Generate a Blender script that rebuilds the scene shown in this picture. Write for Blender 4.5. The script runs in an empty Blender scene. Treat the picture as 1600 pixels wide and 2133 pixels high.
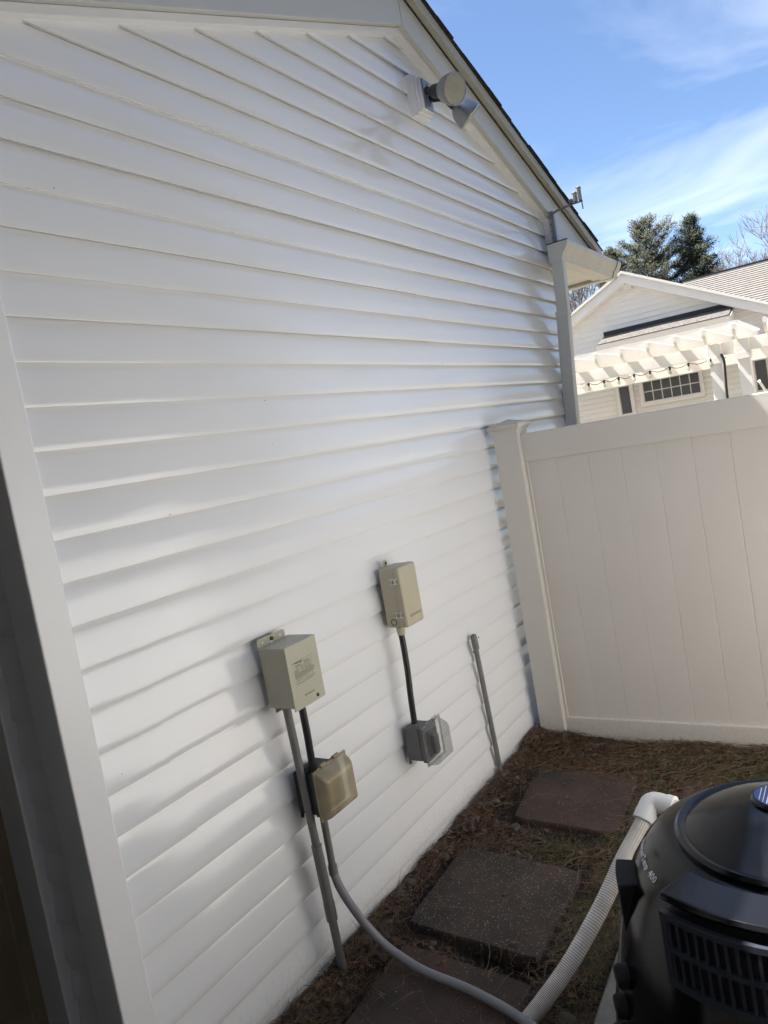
import bpy, bmesh, math, random
from math import sin, cos, pi, radians, sqrt
from mathutils import Vector, Matrix, noise
random.seed(7)
S = bpy.context.scene
COL = S.collection

# ------------------------------------------------------------------ camera
YAW, PITCH, ROLL = 0.58708, -0.0791, -0.17555
fw = Vector((cos(PITCH)*cos(YAW), cos(PITCH)*sin(YAW), sin(PITCH)))
rt = fw.cross(Vector((0, 0, 1))).normalized(); up = rt.cross(fw)
rt, up = cos(ROLL)*rt + sin(ROLL)*up, -sin(ROLL)*rt + cos(ROLL)*up
cam = bpy.data.objects.new('camera', bpy.data.cameras.new('camera')); COL.objects.link(cam)
m = Matrix((rt, up, -fw)).transposed().to_4x4(); m.translation = (0, -1.545, 1.55)
cam.matrix_world = m
cam.data.sensor_fit = 'HORIZONTAL'; cam.data.sensor_width = 36; cam.data.lens = 36*1545/1600
cam.data.clip_start = 0.02; cam.data.clip_end = 2000
S.camera = cam
# ------------------------------------------------------------------ sun and sky
SUN = Vector((-.085, .535, 1)).normalized()            # towards the sun
W = bpy.data.worlds.new('World'); S.world = W; W.use_nodes = True
nt = W.node_tree; N = nt.nodes; L = nt.links; N.clear()
def nd(t, **k):
    n = N.new(t)
    for a, b in k.items(): setattr(n, a, b)
    return n
out = nd('ShaderNodeOutputWorld'); bg = nd('ShaderNodeBackground'); bg.inputs['Strength'].default_value = 0.05
sky = nd('ShaderNodeTexSky', sky_type='NISHITA', sun_disc=False)
sky.sun_elevation = math.asin(SUN.z); sky.sun_rotation = math.atan2(SUN.x, SUN.y)
sky.air_density = 1.0; sky.dust_density = .3; sky.ozone_density = 2.6; sky.altitude = 2200
tc = nd('ShaderNodeTexCoord'); sep = nd('ShaderNodeSeparateXYZ'); L.new(tc.outputs['Generated'], sep.inputs[0])
mz = nd('ShaderNodeMath', operation='MAXIMUM'); L.new(sep.outputs[2], mz.inputs[0]); mz.inputs[1].default_value = .04
dx = nd('ShaderNodeMath', operation='DIVIDE'); L.new(sep.outputs[0], dx.inputs[0]); L.new(mz.outputs[0], dx.inputs[1])
dy = nd('ShaderNodeMath', operation='DIVIDE'); L.new(sep.outputs[1], dy.inputs[0]); L.new(mz.outputs[0], dy.inputs[1])
cb = nd('ShaderNodeCombineXYZ'); L.new(dx.outputs[0], cb.inputs[0]); L.new(dy.outputs[0], cb.inputs[1])
mp = nd('ShaderNodeMapping'); mp.inputs['Scale'].default_value = (.62, .5, 1); mp.inputs['Rotation'].default_value = (0, 0, .5)
mp.inputs['Location'].default_value = (5.3, 0.2, 0); L.new(cb.outputs[0], mp.inputs[0])
nz = nd('ShaderNodeTexNoise'); nz.inputs['Scale'].default_value = 1.1; nz.inputs['Detail'].default_value = 9
nz.inputs['Roughness'].default_value = .55; nz.inputs['Distortion'].default_value = .7; L.new(mp.outputs[0], nz.inputs[0])
cr = nd('ShaderNodeValToRGB'); cr.color_ramp.elements[0].position = .44; cr.color_ramp.elements[1].position = .92
cr.color_ramp.elements[0].color = (0, 0, 0, 1); cr.color_ramp.elements[1].color = (.75, .75, .75, 1)
L.new(nz.outputs[0], cr.inputs[0])
mx = nd('ShaderNodeMixRGB'); L.new(cr.outputs[0], mx.inputs[0]); L.new(sky.outputs[0], mx.inputs[1])
mx.inputs[2].default_value = (7.2, 7.4, 7.8, 1)
L.new(mx.outputs[0], bg.inputs[0]); L.new(bg.outputs[0], out.inputs[0])
sl = bpy.data.lights.new('sun', 'SUN'); sl.energy = 5.0; sl.angle = radians(.5); sl.color = (1, .96, .90)
so = bpy.data.objects.new('sun', sl); COL.objects.link(so); so.rotation_euler = (-SUN).to_track_quat('-Z', 'Y').to_euler()
so.location = (0, 5, 20)
S.view_settings.view_transform = 'Standard'; S.view_settings.look = 'None'
S.view_settings.exposure = 2.25; S.view_settings.gamma = 1
S.render.engine = 'CYCLES'
S.cycles.max_bounces = 8; S.cycles.diffuse_bounces = 5; S.cycles.transparent_max_bounces = 16
S.cycles.caustics_reflective = False; S.cycles.caustics_refractive = False

# ------------------------------------------------------------------ materials
MATS = {}
def mat(name, col, rough=.5, var=0, vscale=6, bump=0, bscale=60, spec=.5, col2=None, specks=None, coat=0,
        alpha=1, metal=0, stretch=(1, 1, 1), obj=False, wave=0, wscale=3, detail=6, trans=0):
    """procedural principled material: two-tone noise colour, fine bump, broad waviness, specks"""
    M = bpy.data.materials.new(name); M.use_nodes = True; t = M.node_tree; P = t.nodes['Principled BSDF']
    P.inputs['Base Color'].default_value = (*col, 1); P.inputs['Roughness'].default_value = rough
    P.inputs['Specular IOR Level'].default_value = spec; P.inputs['Metallic'].default_value = metal
    P.inputs['Coat Weight'].default_value = coat; P.inputs['Alpha'].default_value = alpha
    P.inputs['Transmission Weight'].default_value = trans
    co = t.nodes.new('ShaderNodeTexCoord'); mpn = t.nodes.new('ShaderNodeMapping'); mpn.inputs['Scale'].default_value = stretch
    t.links.new(co.outputs['Object'], mpn.inputs[0])
    def noi(sc, det, ro=.6):
        n = t.nodes.new('ShaderNodeTexNoise'); n.inputs['Scale'].default_value = sc; n.inputs['Detail'].default_value = det
        n.inputs['Roughness'].default_value = ro; t.links.new(mpn.outputs[0], n.inputs[0]); return n
    if var or col2:
        n = noi(vscale, detail); r = t.nodes.new('ShaderNodeValToRGB')
        c2 = col2 or tuple(c*(1-var) for c in col)
        r.color_ramp.elements[0].color = (*c2, 1); r.color_ramp.elements[1].color = (*col, 1)
        r.color_ramp.elements[0].position = .3; r.color_ramp.elements[1].position = .68
        t.links.new(n.outputs[0], r.inputs[0]); last = r.outputs[0]
        if specks:
            v = t.nodes.new('ShaderNodeTexVoronoi'); v.inputs['Scale'].default_value = specks[0]
            t.links.new(mpn.outputs[0], v.inputs[0])
            lt = t.nodes.new('ShaderNodeMath'); lt.operation = 'LESS_THAN'; lt.inputs[1].default_value = specks[1]
            t.links.new(v.outputs['Distance'], lt.inputs[0])
            sx = t.nodes.new('ShaderNodeSeparateColor'); t.links.new(v.outputs['Color'], sx.inputs[0])
            g2 = t.nodes.new('ShaderNodeMath'); g2.operation = 'GREATER_THAN'; g2.inputs[1].default_value = specks[3]
            t.links.new(sx.outputs[0], g2.inputs[0])
            mu = t.nodes.new('ShaderNodeMath'); mu.operation = 'MULTIPLY'
            t.links.new(lt.outputs[0], mu.inputs[0]); t.links.new(g2.outputs[0], mu.inputs[1])
            q = t.nodes.new('ShaderNodeMixRGB'); t.links.new(mu.outputs[0], q.inputs[0]); t.links.new(last, q.inputs[1])
            q.inputs[2].default_value = (*specks[2], 1); last = q.outputs[0]
        t.links.new(last, P.inputs['Base Color'])
    nrm = None
    for st, sc, dist in ((wave, wscale, .02), (bump, bscale, .004)):
        if st:
            n = noi(sc, 2 if dist > .01 else 5); b = t.nodes.new('ShaderNodeBump'); b.inputs['Strength'].default_value = st
            b.inputs['Distance'].default_value = dist; t.links.new(n.outputs[0], b.inputs['Height'])
            if nrm: t.links.new(nrm, b.inputs['Normal'])
            nrm = b.outputs[0]
    if nrm: t.links.new(nrm, P.inputs['Normal'])
    MATS[name] = M; return M
mat('siding', (.815, .82, .84), .10, .05, 1.3, .05, 300, .68, wave=.24, wscale=3.2, stretch=(.6, 1, 1.6), col2=(.765, .775, .80), specks=(11, .022, (.12, .10, .08), .80))
mat('trim', (.81, .81, .825), .35, .05, 2, .1, 120, wave=.15, wscale=3)
mat('fascia', (.55, .56, .55), .38, .08, 1.5, .06, 150, wave=.2, wscale=2)
mat('gutter', (.62, .615, .585), .4, .14, 9, .05, 80)
mat('dripedge', (.40, .39, .34), .5, .12, 8)
mat('soffit', (.72, .69, .63), .5, .08, 5)
mat('shingle_dark', (.03, .03, .032), .9, .4, 60, .6, 300)
mat('shingle', (.165, .15, .137), .9, .35, 9, .6, 200)
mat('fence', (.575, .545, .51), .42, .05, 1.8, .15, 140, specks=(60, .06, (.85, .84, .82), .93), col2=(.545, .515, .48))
mat('tanbox', (.455, .44, .345), .5, .08, 12, .25, 500)
mat('tanplastic', (.475, .435, .325), .45, .08, 10, .1, 300)
mat('print', (.05, .048, .045), .6)
mat('rust', (.10, .055, .03), .8, .4, 80)
mat('pvc_grey', (.185, .185, .18), .45, .22, 14, .1, 150)
mat('pvc_blue', (.23, .23, .245), .42, .15, 14, .1, 150)
mat('whip', (.012, .012, .014), .38, bump=.2, bscale=200)
mat('outlet_grey', (.14, .14, .14), .5, .12, 20)
mat('outlet_dark', (.02, .02, .022), .55)
mat('clear_cover', (.30, .29, .28), .14, alpha=.38, spec=.6)
mat('yellow_cover', (.47, .41, .27), .25, .45, 7, alpha=.82, col2=(.25, .21, .13), detail=2)
mat('metal', (.70, .70, .68), .35, .15, 20, metal=.4)
mat('lamp_metal', (.24, .26, .30), .38, .1, 20, metal=.35)
mat('lamp_black', (.02, .022, .028), .45)
mat('lamp_glass', (.40, .39, .35), .18, .12, 40, .5, 90, coat=.6)
mat('lamp_bowl', (.33, .34, .36), .28, .12, 20, metal=.75)
mat('paver', (.066, .046, .038), .9, .4, 5, 1, 110, col2=(.030, .027, .022), specks=(230, .34, (.40, .35, .31), .90))
mat('paver_plain', (.082, .047, .037), .9, .4, 5, 1, 110, col2=(.032, .027, .022), specks=(150, .25, (.35, .30, .27), .965))
mat('concrete', (.30, .28, .25), .9, .35, 10, .7, 90, col2=(.17, .16, .14))
mat('deck', (.56, .53, .48), .85, .15, 2, .3, 80)
mat('soil', (.030, .022, .016), .95, .5, 14, 1, 60, col2=(.016, .012, .009))
mat('lawn', (.15, .13, .095), .95, .4, 3, col2=(.11, .10, .065))
mat('needle', (.17, .10, .055), .7, .5, 40, col2=(.045, .028, .017), detail=1)
mat('blade', (.085, .092, .026), .7, .5, 5, col2=(.045, .055, .014))
mat('dry', (.26, .20, .12), .7, .3, 9)
mat('stone', (.105, .088, .074), .75, .45, 14, .4, 60)
mat('stone2', (.065, .05, .042), .75, .45, 14, .4, 60)
mat('hose', (.86, .83, .79), .42, .30, 24, .1, 60, col2=(.62, .56, .49))
mat('hose_rib', (.17, .14, .11), .6, .4, 30)
mat('pvc_white', (.82, .82, .80), .28, .05, 9)
mat('heater', (.0045, .005, .0062), .14, spec=.45, wave=.1, wscale=4, bump=.05, bscale=300)
mat('heater_grille', (.026, .030, .044), .42)
mat('heater_void', (.003, .003, .004), .8)
mat('label_blue', (.03, .07, .22), .35)
mat('label_white', (.75, .76, .78), .4)
mat('neigh', (.66, .635, .59), .45, .05, 2)
mat('neigh_trim', (.58, .56, .525), .45)
mat('bounce_white', (.86, .85, .82), .4, .04, 3)  # bright white for the added bounce fence
mat('skirt', (.36, .33, .29), .5)
mat('flash_shadow', (.012, .012, .014), .6)
mat('pergola', (.74, .70, .645), .45, .04, 3)
mat('glass', (.045, .047, .05), .06, spec=.8)
mat('bark', (.10, .075, .055), .9, .4, 4)
mat('bark_grey', (.24, .20, .175), .9, .3, 2)
mat('pine', (.055, .056, .02), .8, .5, .35, col2=(.020, .030, .014))
mat('pine2', (.036, .045, .02), .8, .5, .35, col2=(.016, .028, .017))
mat('door', (.55, .46, .32), .6, .2, 6)
mat('brownroof', (.085, .058, .045), .9, .3, 3)

def splash(name, col, ztop):
    t = MATS[name].node_tree; P = t.nodes['Principled BSDF']; old = P.inputs['Base Color'].links[0].from_socket
    co = t.nodes.new('ShaderNodeTexCoord'); sp = t.nodes.new('ShaderNodeSeparateXYZ'); t.links.new(co.outputs['Object'], sp.inputs[0])
    mr = t.nodes.new('ShaderNodeMapRange'); mr.inputs[1].default_value = ztop; mr.inputs[2].default_value = 0; mr.inputs[3].default_value = -.35; mr.inputs[4].default_value = .33
    t.links.new(sp.outputs[2], mr.inputs[0])
    n = t.nodes.new('ShaderNodeTexNoise'); n.inputs['Scale'].default_value = 75; n.inputs['Detail'].default_value = 8; n.inputs['Roughness'].default_value = .75
    t.links.new(co.outputs['Object'], n.inputs[0])
    ad = t.nodes.new('ShaderNodeMath'); ad.operation = 'ADD'; t.links.new(mr.outputs[0], ad.inputs[0]); t.links.new(n.outputs[0], ad.inputs[1])
    rp_ = t.nodes.new('ShaderNodeMapRange'); rp_.inputs[1].default_value = .52; rp_.inputs[2].default_value = 1.0; rp_.inputs[4].default_value = .45; t.links.new(ad.outputs[0], rp_.inputs[0])
    mxn = t.nodes.new('ShaderNodeMixRGB'); t.links.new(rp_.outputs[0], mxn.inputs[0]); t.links.new(old, mxn.inputs[1]); mxn.inputs[2].default_value = (*col, 1)
    t.links.new(mxn.outputs[0], P.inputs['Base Color'])
splash('siding', (.30, .25, .20), .28); splash('fence', (.22, .18, .13), .3)
# ------------------------------------------------------------------ mesh helpers
class MB:
    def __init__(s): s.v = []; s.f = []
    def add(s, vs, fs):
        o = len(s.v); s.v += [tuple(v) for v in vs]; s.f += [tuple(i+o for i in f) for f in fs]; return s
    def box(s, x0, x1, y0, y1, z0, z1, M=None):
        vs = [Vector((x, y, z)) for z in (z0, z1) for y in (y0, y1) for x in (x0, x1)]
        if M: vs = [M @ v for v in vs]
        return s.add(vs, [(0, 2, 3, 1), (4, 5, 7, 6), (0, 1, 5, 4), (2, 6, 7, 3), (0, 4, 6, 2), (1, 3, 7, 5)])
    def prism(s, pts, a, b):
        """pts: closed outline as 3-vectors at a; swept by vector b"""
        n = len(pts); p = [Vector(q) + Vector(a) for q in pts]; b = Vector(b)
        return s.add(p + [q+b for q in p], [tuple(range(n)), tuple(range(2*n-1, n-1, -1))] +
                     [(i, i+n, (i+1) % n+n, (i+1) % n) for i in range(n)])
    def tube(s, path, r, n=12, cap=True):
        path = [Vector(p) for p in path]; k = len(path)
        rs = r if isinstance(r, (list, tuple)) else [r]*k
        t0 = (path[1]-path[0]).normalized(); a = t0.orthogonal().normalized(); vs = []
        for i, p in enumerate(path):
            t = ((path[min(i+1, k-1)]-path[max(i-1, 0)])).normalized()
            a = (a - t*a.dot(t)).normalized(); b = t.cross(a)
            vs += [p + rs[i]*(cos(2*pi*j/n)*a + sin(2*pi*j/n)*b) for j in range(n)]
        fs = [(i*n+j, i*n+(j+1) % n, (i+1)*n+(j+1) % n, (i+1)*n+j) for i in range(k-1) for j in range(n)]
        if cap: fs += [tuple(range(n-1, -1, -1)), tuple(range((k-1)*n, k*n))]
        return s.add(vs, fs)
    def lathe(s, prof, n=32, M=None, cap=True):
        vs = [Vector((r*cos(2*pi*j/n), r*sin(2*pi*j/n), z)) for r, z in prof for j in range(n)]
        if M: vs = [M @ v for v in vs]
        k = len(prof)
        fs = [(i*n+j, i*n+(j+1) % n, (i+1)*n+(j+1) % n, (i+1)*n+j) for i in range(k-1) for j in range(n)]
        if cap: fs += [tuple(range(n-1, -1, -1)), tuple(range((k-1)*n, k*n))]
        return s.add(vs, fs)
    def build(s, name, mt, parent=None, bevel=0, smooth=False, seg=2):
        off = Vector(parent['_o']) if parent and '_o' in parent else Vector((0, 0, 0))
        me = bpy.data.meshes.new(name)
        me.from_pydata([tuple(Vector(v)-off) for v in s.v], [], s.f); me.validate()
        bm = bmesh.new(); bm.from_mesh(me); bmesh.ops.recalc_face_normals(bm, faces=bm.faces); bm.to_mesh(me); bm.free()
        me.materials.append(MATS[mt])
        if smooth:
            for p in me.polygons: p.use_smooth = True
            me.set_sharp_from_angle(angle=radians(38))
        o = bpy.data.objects.new(name, me); COL.objects.link(o)
        if parent: o.parent = parent; o['_o'] = tuple(off)
        if bevel:
            b = o.modifiers.new('bevel', 'BEVEL'); b.width = bevel; b.segments = seg; b.limit_method = 'ANGLE'
            b.angle_limit = radians(40); b.harden_normals = False
        return o
def tag(o, label=None, cat=None, group=None, kind=None):
    for k, v in (('label', label), ('category', cat), ('group', group), ('kind', kind)):
        if v: o[k] = v
    return o
def thing(name, label, cat, loc, group=None):
    o = bpy.data.objects.new(name, None); COL.objects.link(o); o.location = loc; o['_o'] = tuple(loc)
    o.empty_display_size = .05
    return tag(o, label, cat, group)
def axis(p, d):
    """matrix taking local z to direction d at p"""
    M = Vector(d).to_track_quat('Z', 'Y').to_matrix().to_4x4(); M.translation = Vector(p); return M
def smooth_path(pts, n=6):
    p = [Vector(q) for q in pts]; p = [2*p[0]-p[1]] + p + [2*p[-1]-p[-2]]; o = []
    for i in range(1, len(p)-2):
        for k in range(n):
            t = k/n; a, b, c, d = p[i-1:i+3]
            o.append(.5*((2*b)+(c-a)*t+(2*a-5*b+4*c-d)*t*t+(3*b-a-3*c+d)*t**3))
    o.append(p[-2]); return o
def text(name, body, size, M, mt, parent, depth=.0004, align='CENTER'):
    cu = bpy.data.curves.new(name, 'FONT'); cu.body = body; cu.size = size; cu.extrude = depth; cu.align_x = align
    cu.resolution_u = 2
    o = bpy.data.objects.new(name, cu); COL.objects.link(o)
    dg = bpy.context.evaluated_depsgraph_get(); me = bpy.data.meshes.new_from_object(o.evaluated_get(dg))
    bpy.data.objects.remove(o); bpy.data.curves.remove(cu)
    off = Vector(parent['_o']); me.transform(M); me.transform(Matrix.Translation(-off))
    me.materials.clear(); me.materials.append(MATS[mt])
    q = bpy.data.objects.new(name, me); COL.objects.link(q); q.parent = parent; return q

# ================================================================== SETTING
def ground():
    # one sheet to the horizon
    b = MB(); b.add([(-500, -500, -.06), (700, -500, -.06), (700, 500, -.06), (-500, 500, -.06)], [(0, 1, 2, 3)])
    tag(b.build('ground', 'lawn'), kind='structure')
    # soil strip beside the house, uneven
    nx, ny = 190, 150; x0, x1, y0, y1 = .2, 3.9, -2.2, .12; vs = []
    for j in range(ny+1):
        for i in range(nx+1):
            x = x0+(x1-x0)*i/nx; y = y0+(y1-y0)*j/ny
            vs.append((x, y, soil_z(x, y)))
    fs = [(j*(nx+1)+i, j*(nx+1)+i+1, (j+1)*(nx+1)+i+1, (j+1)*(nx+1)+i) for j in range(ny) for i in range(nx)]
    o = MB().add(vs, fs).build('soil_bed', 'soil', smooth=True); tag(o, kind='structure')
    b = MB(); b.box(12.2, 16.98, -5, 8, -.2, -.02); tag(b.build('patio', 'concrete'), kind='structure')
def soil_z(x, y):
    v = Vector((x*3, y*3, 0)); z = .022*noise.noise(v) + .014*noise.noise(v*3.3) + .008*noise.noise(v*9)
    z += .03*math.exp(-((y+.04)/.07)**2)                     # banked against the wall
    hole = math.exp(-(((x-1.775)/.05)**4 + ((y+.47)/.15)**4)); z -= .055*hole
    if x > 2.95: z += .018*math.exp(-((x-3.3)/.18)**2)
    return z + .010
ground()

# ================================================================== OUR HOUSE
Z0, DZ = 1.891, .1009                       # course bottoms: Z0 + k*DZ
PX, PZ, SLP = 3.055, 3.352, .338            # peak of the siding and roof pitch
XL, XR = .891, 4.70
def rake_z(x): return PZ - SLP*abs(x-PX)
H = thing('gable_house', 'white vinyl-sided gable house with grey rake boards and boxed eave', 'house', (XL, 0, 0))
# solid core
MB().prism([(XL+.02, 0, -.15), (XR-.005, 0, -.15), (XR-.005, 0, rake_z(XR)-.02), (PX, 0, PZ-.02), (XL+.02, 0, rake_z(XL)-.02)],
           (0, .026, 0), (0, 6.8, 0)).build('wall_core', 'siding', H)
def course_profile(n=6):
    """(y, z) from underside to top of one course; proud bottom lip, slight bow, shadow groove where it tucks under the next"""
    p = [(.0150, .001), (.0035, -.002), (.0008, -.0035), (0, -.001)]
    for i in range(1, n+1):
        t = i/n*.95; p.append((.0138*t - .0028*sin(pi*t/.95) + .0002, DZ*t))
    p.append((.0165, DZ*.995)); p.append((.0175, DZ*1.05))
    return p
PROF = course_profile()
def board(x0, x1, k, parent, xs=None, yoff=0., swap=False, name='siding_board'):
    zb = Z0 + k*DZ; b = MB(); vs = []; fs = []
    rnd = random.Random(k*13+int(x0*10)); zs = rnd.uniform(-.0012, .0012); ys = rnd.uniform(0, .0008)
    n = len(PROF); seg = max(1, int((x1-x0)/.35)); cols = []
    for i in range(seg+1):
        cols.append(x0+(x1-x0)*i/seg)
    if yoff: cols.append(x1+1e-5)
    for ci, x in enumerate(cols):
        ybk_ = yoff if (yoff and ci == len(cols)-1) else 0
        wob = .0009*noise.noise(Vector((x*1.7, k*3.1, 2)))
        for (y, z) in PROF:
            zz = zb+z+zs
            if swap: vs.append((XL+.012+y-yoff, x, zz))
            else: vs.append((x, y+ys+wob-yoff+ybk_, zz))
    for i in range(len(cols)-1):
        for j in range(n-1):
            fs.append((i*n+j, (i+1)*n+j, (i+1)*n+j+1, i*n+j+1))
    b.add(vs, fs)
    o = b.build(name, 'siding', parent); 
    for p in o.data.polygons: p.use_smooth = True
    o.data.set_sharp_from_angle(angle=radians(30))
    return o
def clip_board(x0, x1, k, parent, yoff=0.):
    """gable course trimmed to the rake"""
    zb = Z0+k*DZ; zt = zb+DZ
    if rake_z(x0) >= zt and rake_z(x1) >= zt: return board(x0, x1, k, parent, yoff=yoff)
    n = len(PROF); b = MB(); rows = []
    for (y, z) in PROF:
        zz = min(zb+max(z, 0)+(z if z < 0 else 0), PZ-.004)
        h = (PZ-max(zz, zb))/SLP; a = max(x0, PX-h); c = min(x1, PX+h)
        rows.append(((a, y-yoff, zz), (c, y-yoff, zz)))
    vs = [p for r in rows for p in r]; fs = [(2*j, 2*j+1, 2*j+3, 2*j+2) for j in range(n-1)]
    o = b.add(vs, fs).build('siding_board', 'siding', parent)
    for p in o.data.polygons: p.use_smooth = True
    o.data.set_sharp_from_angle(angle=radians(30)); return o
SEAMS = {-2: 2.66, -3: 2.50, 2: 2.95, 1: 2.93, 3: 2.88, -7: 1.165, -8: 1.17, -9: 1.15, -10: 1.15, -11: 1.18, -12: 1.19, -5: 3.05, -6: 3.05, -13: 2.3, -14: 2.3, 5: 3.9, 6: 3.9}
xa, xb = XL+.081, XR
for k in range(-19, 15):
    if Z0+k*DZ > PZ-.02: break
    if k in SEAMS:
        s = SEAMS[k]; clip_board(xa, s+.012, k, H, .003); clip_board(s-.02, xb, k, H)
    else: clip_board(xa, xb, k, H)
for k in range(-19, 7): board(.086, .2, k, H, swap=True)
# corner post (L shaped), window/door casing, door on the shaded side
MB().prism([(XL, -.012, 0), (XL+.082, -.012, 0), (XL+.082, .018, 0), (XL+.03, .018, 0), (XL+.03, .085, 0), (XL, .085, 0)],
           (0, 0, -.03), (0, 0, 2.68)).build('corner_post', 'trim', H, bevel=.004)
MB().box(XL-.012, XL+.03, .195, .292, -.05, 2.2).build('door_casing', 'trim', H, bevel=.003)
D = MB().box(XL+.01, XL+.04, .295, 1.2, .02, 2.1).build('door', 'door', H, bevel=.002)
for z0, z1 in ((.15, .85), (1.0, 1.95)): MB().box(XL+.004, XL+.012, .40, 1.1, z0, z1).build('door_panel', 'door', D, bevel=.003)
# rake boards, channel under them, drip edge, roof deck, shingle tabs
RE = 5.56                                   # roof end on the eave side
LE = .55
for sgn, xe in ((-1, LE), (1, RE)):
    def q(x, d): return (x, 0, rake_z(x)+d)
    nm = 'rake_board'
    if sgn > 0:
        pts = [(PX+.002, 0, PZ+.005), (4.70, 0, rake_z(4.70)+.005), (4.70, 0, 2.545), (RE, 0, 2.545), (RE, 0, rake_z(RE)+.148), (PX+.002, 0, PZ+.148)]
    else:
        pts = [(PX-.002, 0, PZ+.005), (xe, 0, rake_z(xe)+.005), (xe, 0, rake_z(xe)+.148), (PX-.002, 0, PZ+.148)]
    MB().prism(pts, (0, -.05, 0), (0, .07, 0)).build(nm, 'fascia', H, bevel=.002)
    xc = 4.70 if sgn > 0 else XL+.06
    MB().prism([(PX, 0, PZ-.022), (xc, 0, rake_z(xc)-.022), (xc, 0, rake_z(xc)+.004), (PX, 0, PZ+.004)], (0, -.026, 0), (0, .05, 0)).build('channel', 'trim', H, bevel=.002)
    x1 = xe + sgn*.02
    MB().prism([(PX, 0, PZ+.15), (x1, 0, rake_z(x1)+.15), (x1, 0, rake_z(x1)+.205), (PX, 0, PZ+.205)], (0, -.085, 0), (0, .06, 0)).build('drip_edge', 'dripedge', H, bevel=.003)
    MB().prism([(PX, 0, PZ+.1435), (x1, 0, rake_z(x1)+.1435), (x1, 0, rake_z(x1)+.1515), (PX, 0, PZ+.1515)], (0, -.056, 0), (0, .03, 0)).build('shadow_strip', 'flash_shadow', H)  # solid black strip standing in for the shadow line below the drip edge
    x2 = xe + sgn*.035
    r = MB().prism([(PX, 0, PZ+.207), (x2, 0, rake_z(x2)+.207), (x2, 0, rake_z(x2)+.214), (PX, 0, PZ+.214)], (0, -.090, 0), (0, 7.1, 0)).build('roof', 'shingle_dark', H)
    nt_ = 20
    for i in range(nt_):
        a = PX + sgn*(.02+i*.125); e = a+sgn*.15
        if abs(e-PX) > abs(x2-PX): break
        d = random.uniform(-.004, .006); h = random.uniform(-.003, .001)
        MB().prism([(a, 0, rake_z(a)+.2145), (e, 0, rake_z(e)+.2175+h), (e, 0, rake_z(e)+.2225+h), (a, 0, rake_z(a)+.218)],
                   (0, -.096-d, 0), (0, .9, 0)).build('shingle', 'shingle_dark', r)
# vertical return channel at the wall corner, boxed eave with soffit boards
MB().box(4.665, 4.703, -.030, .01, 2.5, rake_z(4.68)-.005).build('channel', 'trim', H, bevel=.003)
MB().box(XR-.012, XR+.03, .004, .09, -.1, 2.52).build('corner_post', 'trim', H, bevel=.004)
sf = MB().box(XR+.03, RE, .02, 6.6, 2.528, 2.545).build('soffit', 'soffit', H)
for i in range(8):
    x = XR+.03+i*.104
    MB().box(x, x+.097, .0, 6.5, 2.520, 2.529).build('soffit_board', 'soffit', sf, bevel=.003)
MB().box(XR+.03, RE, -.048, .0, 2.505, 2.543).build('eave_board', 'soffit', H, bevel=.003)
MB().box(RE-.005, RE+.02, -.04, 6.6, 2.50, 2.66).build('eave_fascia', 'dripedge', H)
# gutter: K profile (d = out from the board, z)
GP = [(0, 0), (.075, 0), (.082, .012), (.088, .035), (.108, .058), (.122, .085), (.124, .108), (.112, .110), (.112, .104), (.118, .1),
      (.117, .086), (.103, .063), (.083, .038), (.077, .016), (.07, .005), (.005, .005), (.005, .108), (0, .108)]
GZ = 2.498
g = MB().prism([(0, -d, z) for d, z in GP], (4.50, -.052, GZ), (1.09, 0, 0)).build('gutter', 'gutter', H, smooth=False)
MB().prism([(0, -d, z) for d, z in GP], (5.592, -.053, GZ-.001), (.10, 0, 0)).build('gutter_corner', 'gutter', g)
MB().prism([(d, 0, z) for d, z in GP], (RE+.022, -.05, GZ), (0, 6.6, 0)).build('eave_gutter', 'gutter', g)
MB().prism([(0, -d, z) for d, z in [(0, 0), (.075, 0), (.082, .012), (.088, .035), (.108, .058), (.122, .085), (.124, .108), (0, .108)]],
           (4.496, -.052, GZ), (.004, 0, 0)).build('end_cap', 'fascia', g)
MB().prism([(0, -d*1.02-.0, z) for d, z in [(0, -.002), (.076, -.002), (.084, .012), (.09, .035), (.110, .058), (.124, .085), (.126, .108), (.122, .108), (.12, .085), (.106, .06), (.086, .037), (.08, .014), (.074, .002), (0, .002)]],
           (5.585, -.0515, GZ), (.005, 0, 0)).build('seam', 'flash_shadow', g)
MB().prism([(0, -d, z) for d, z in [(-.002, .106), (.127, .106), (.128, .112), (-.002, .112)]], (4.494, -.052, GZ), (.01, 0, 0)).build('rim', 'flash_shadow', g)
# downspout, in two lengths with a strap; it leans back to the wall further down
def spout(path, w, d):
    b = MB(); vs = []
    for (x, y, z) in path:
        e = .006
        for (u, v) in ((-w/2+e, -d/2), (w/2-e, -d/2), (w/2, -d/2+e), (w/2, d/2-e), (w/2-e, d/2), (-w/2+e, d/2), (-w/2, d/2-e), (-w/2, -d/2+e)):
            vs.append((x+u, y+v, z))
    n = len(path)
    fs = [(i*8+j, i*8+(j+1) % 8, (i+1)*8+(j+1) % 8, (i+1)*8+j) for i in range(n-1) for j in range(8)]
    fs += [tuple(range(8)), tuple(range((n-1)*8, n*8))]
    return b.add(vs, fs)
ds = spout([(4.535, -.095, 2.50), (4.535, -.085, 2.3), (4.535, -.078, 2.17)], .064, .068).build('downspout', 'fascia', H)
spout([(4.535, -.077, 2.20), (4.535, -.05, 1.85), (4.535, -.028, 1.5), (4.535, -.02, .1)], .07, .073).build('lower_downspout', 'fascia', ds)
spout([(4.535, -.077, 2.205), (4.535, -.077, 2.18)], .076, .08).build('strap', 'gutter', ds)

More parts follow.
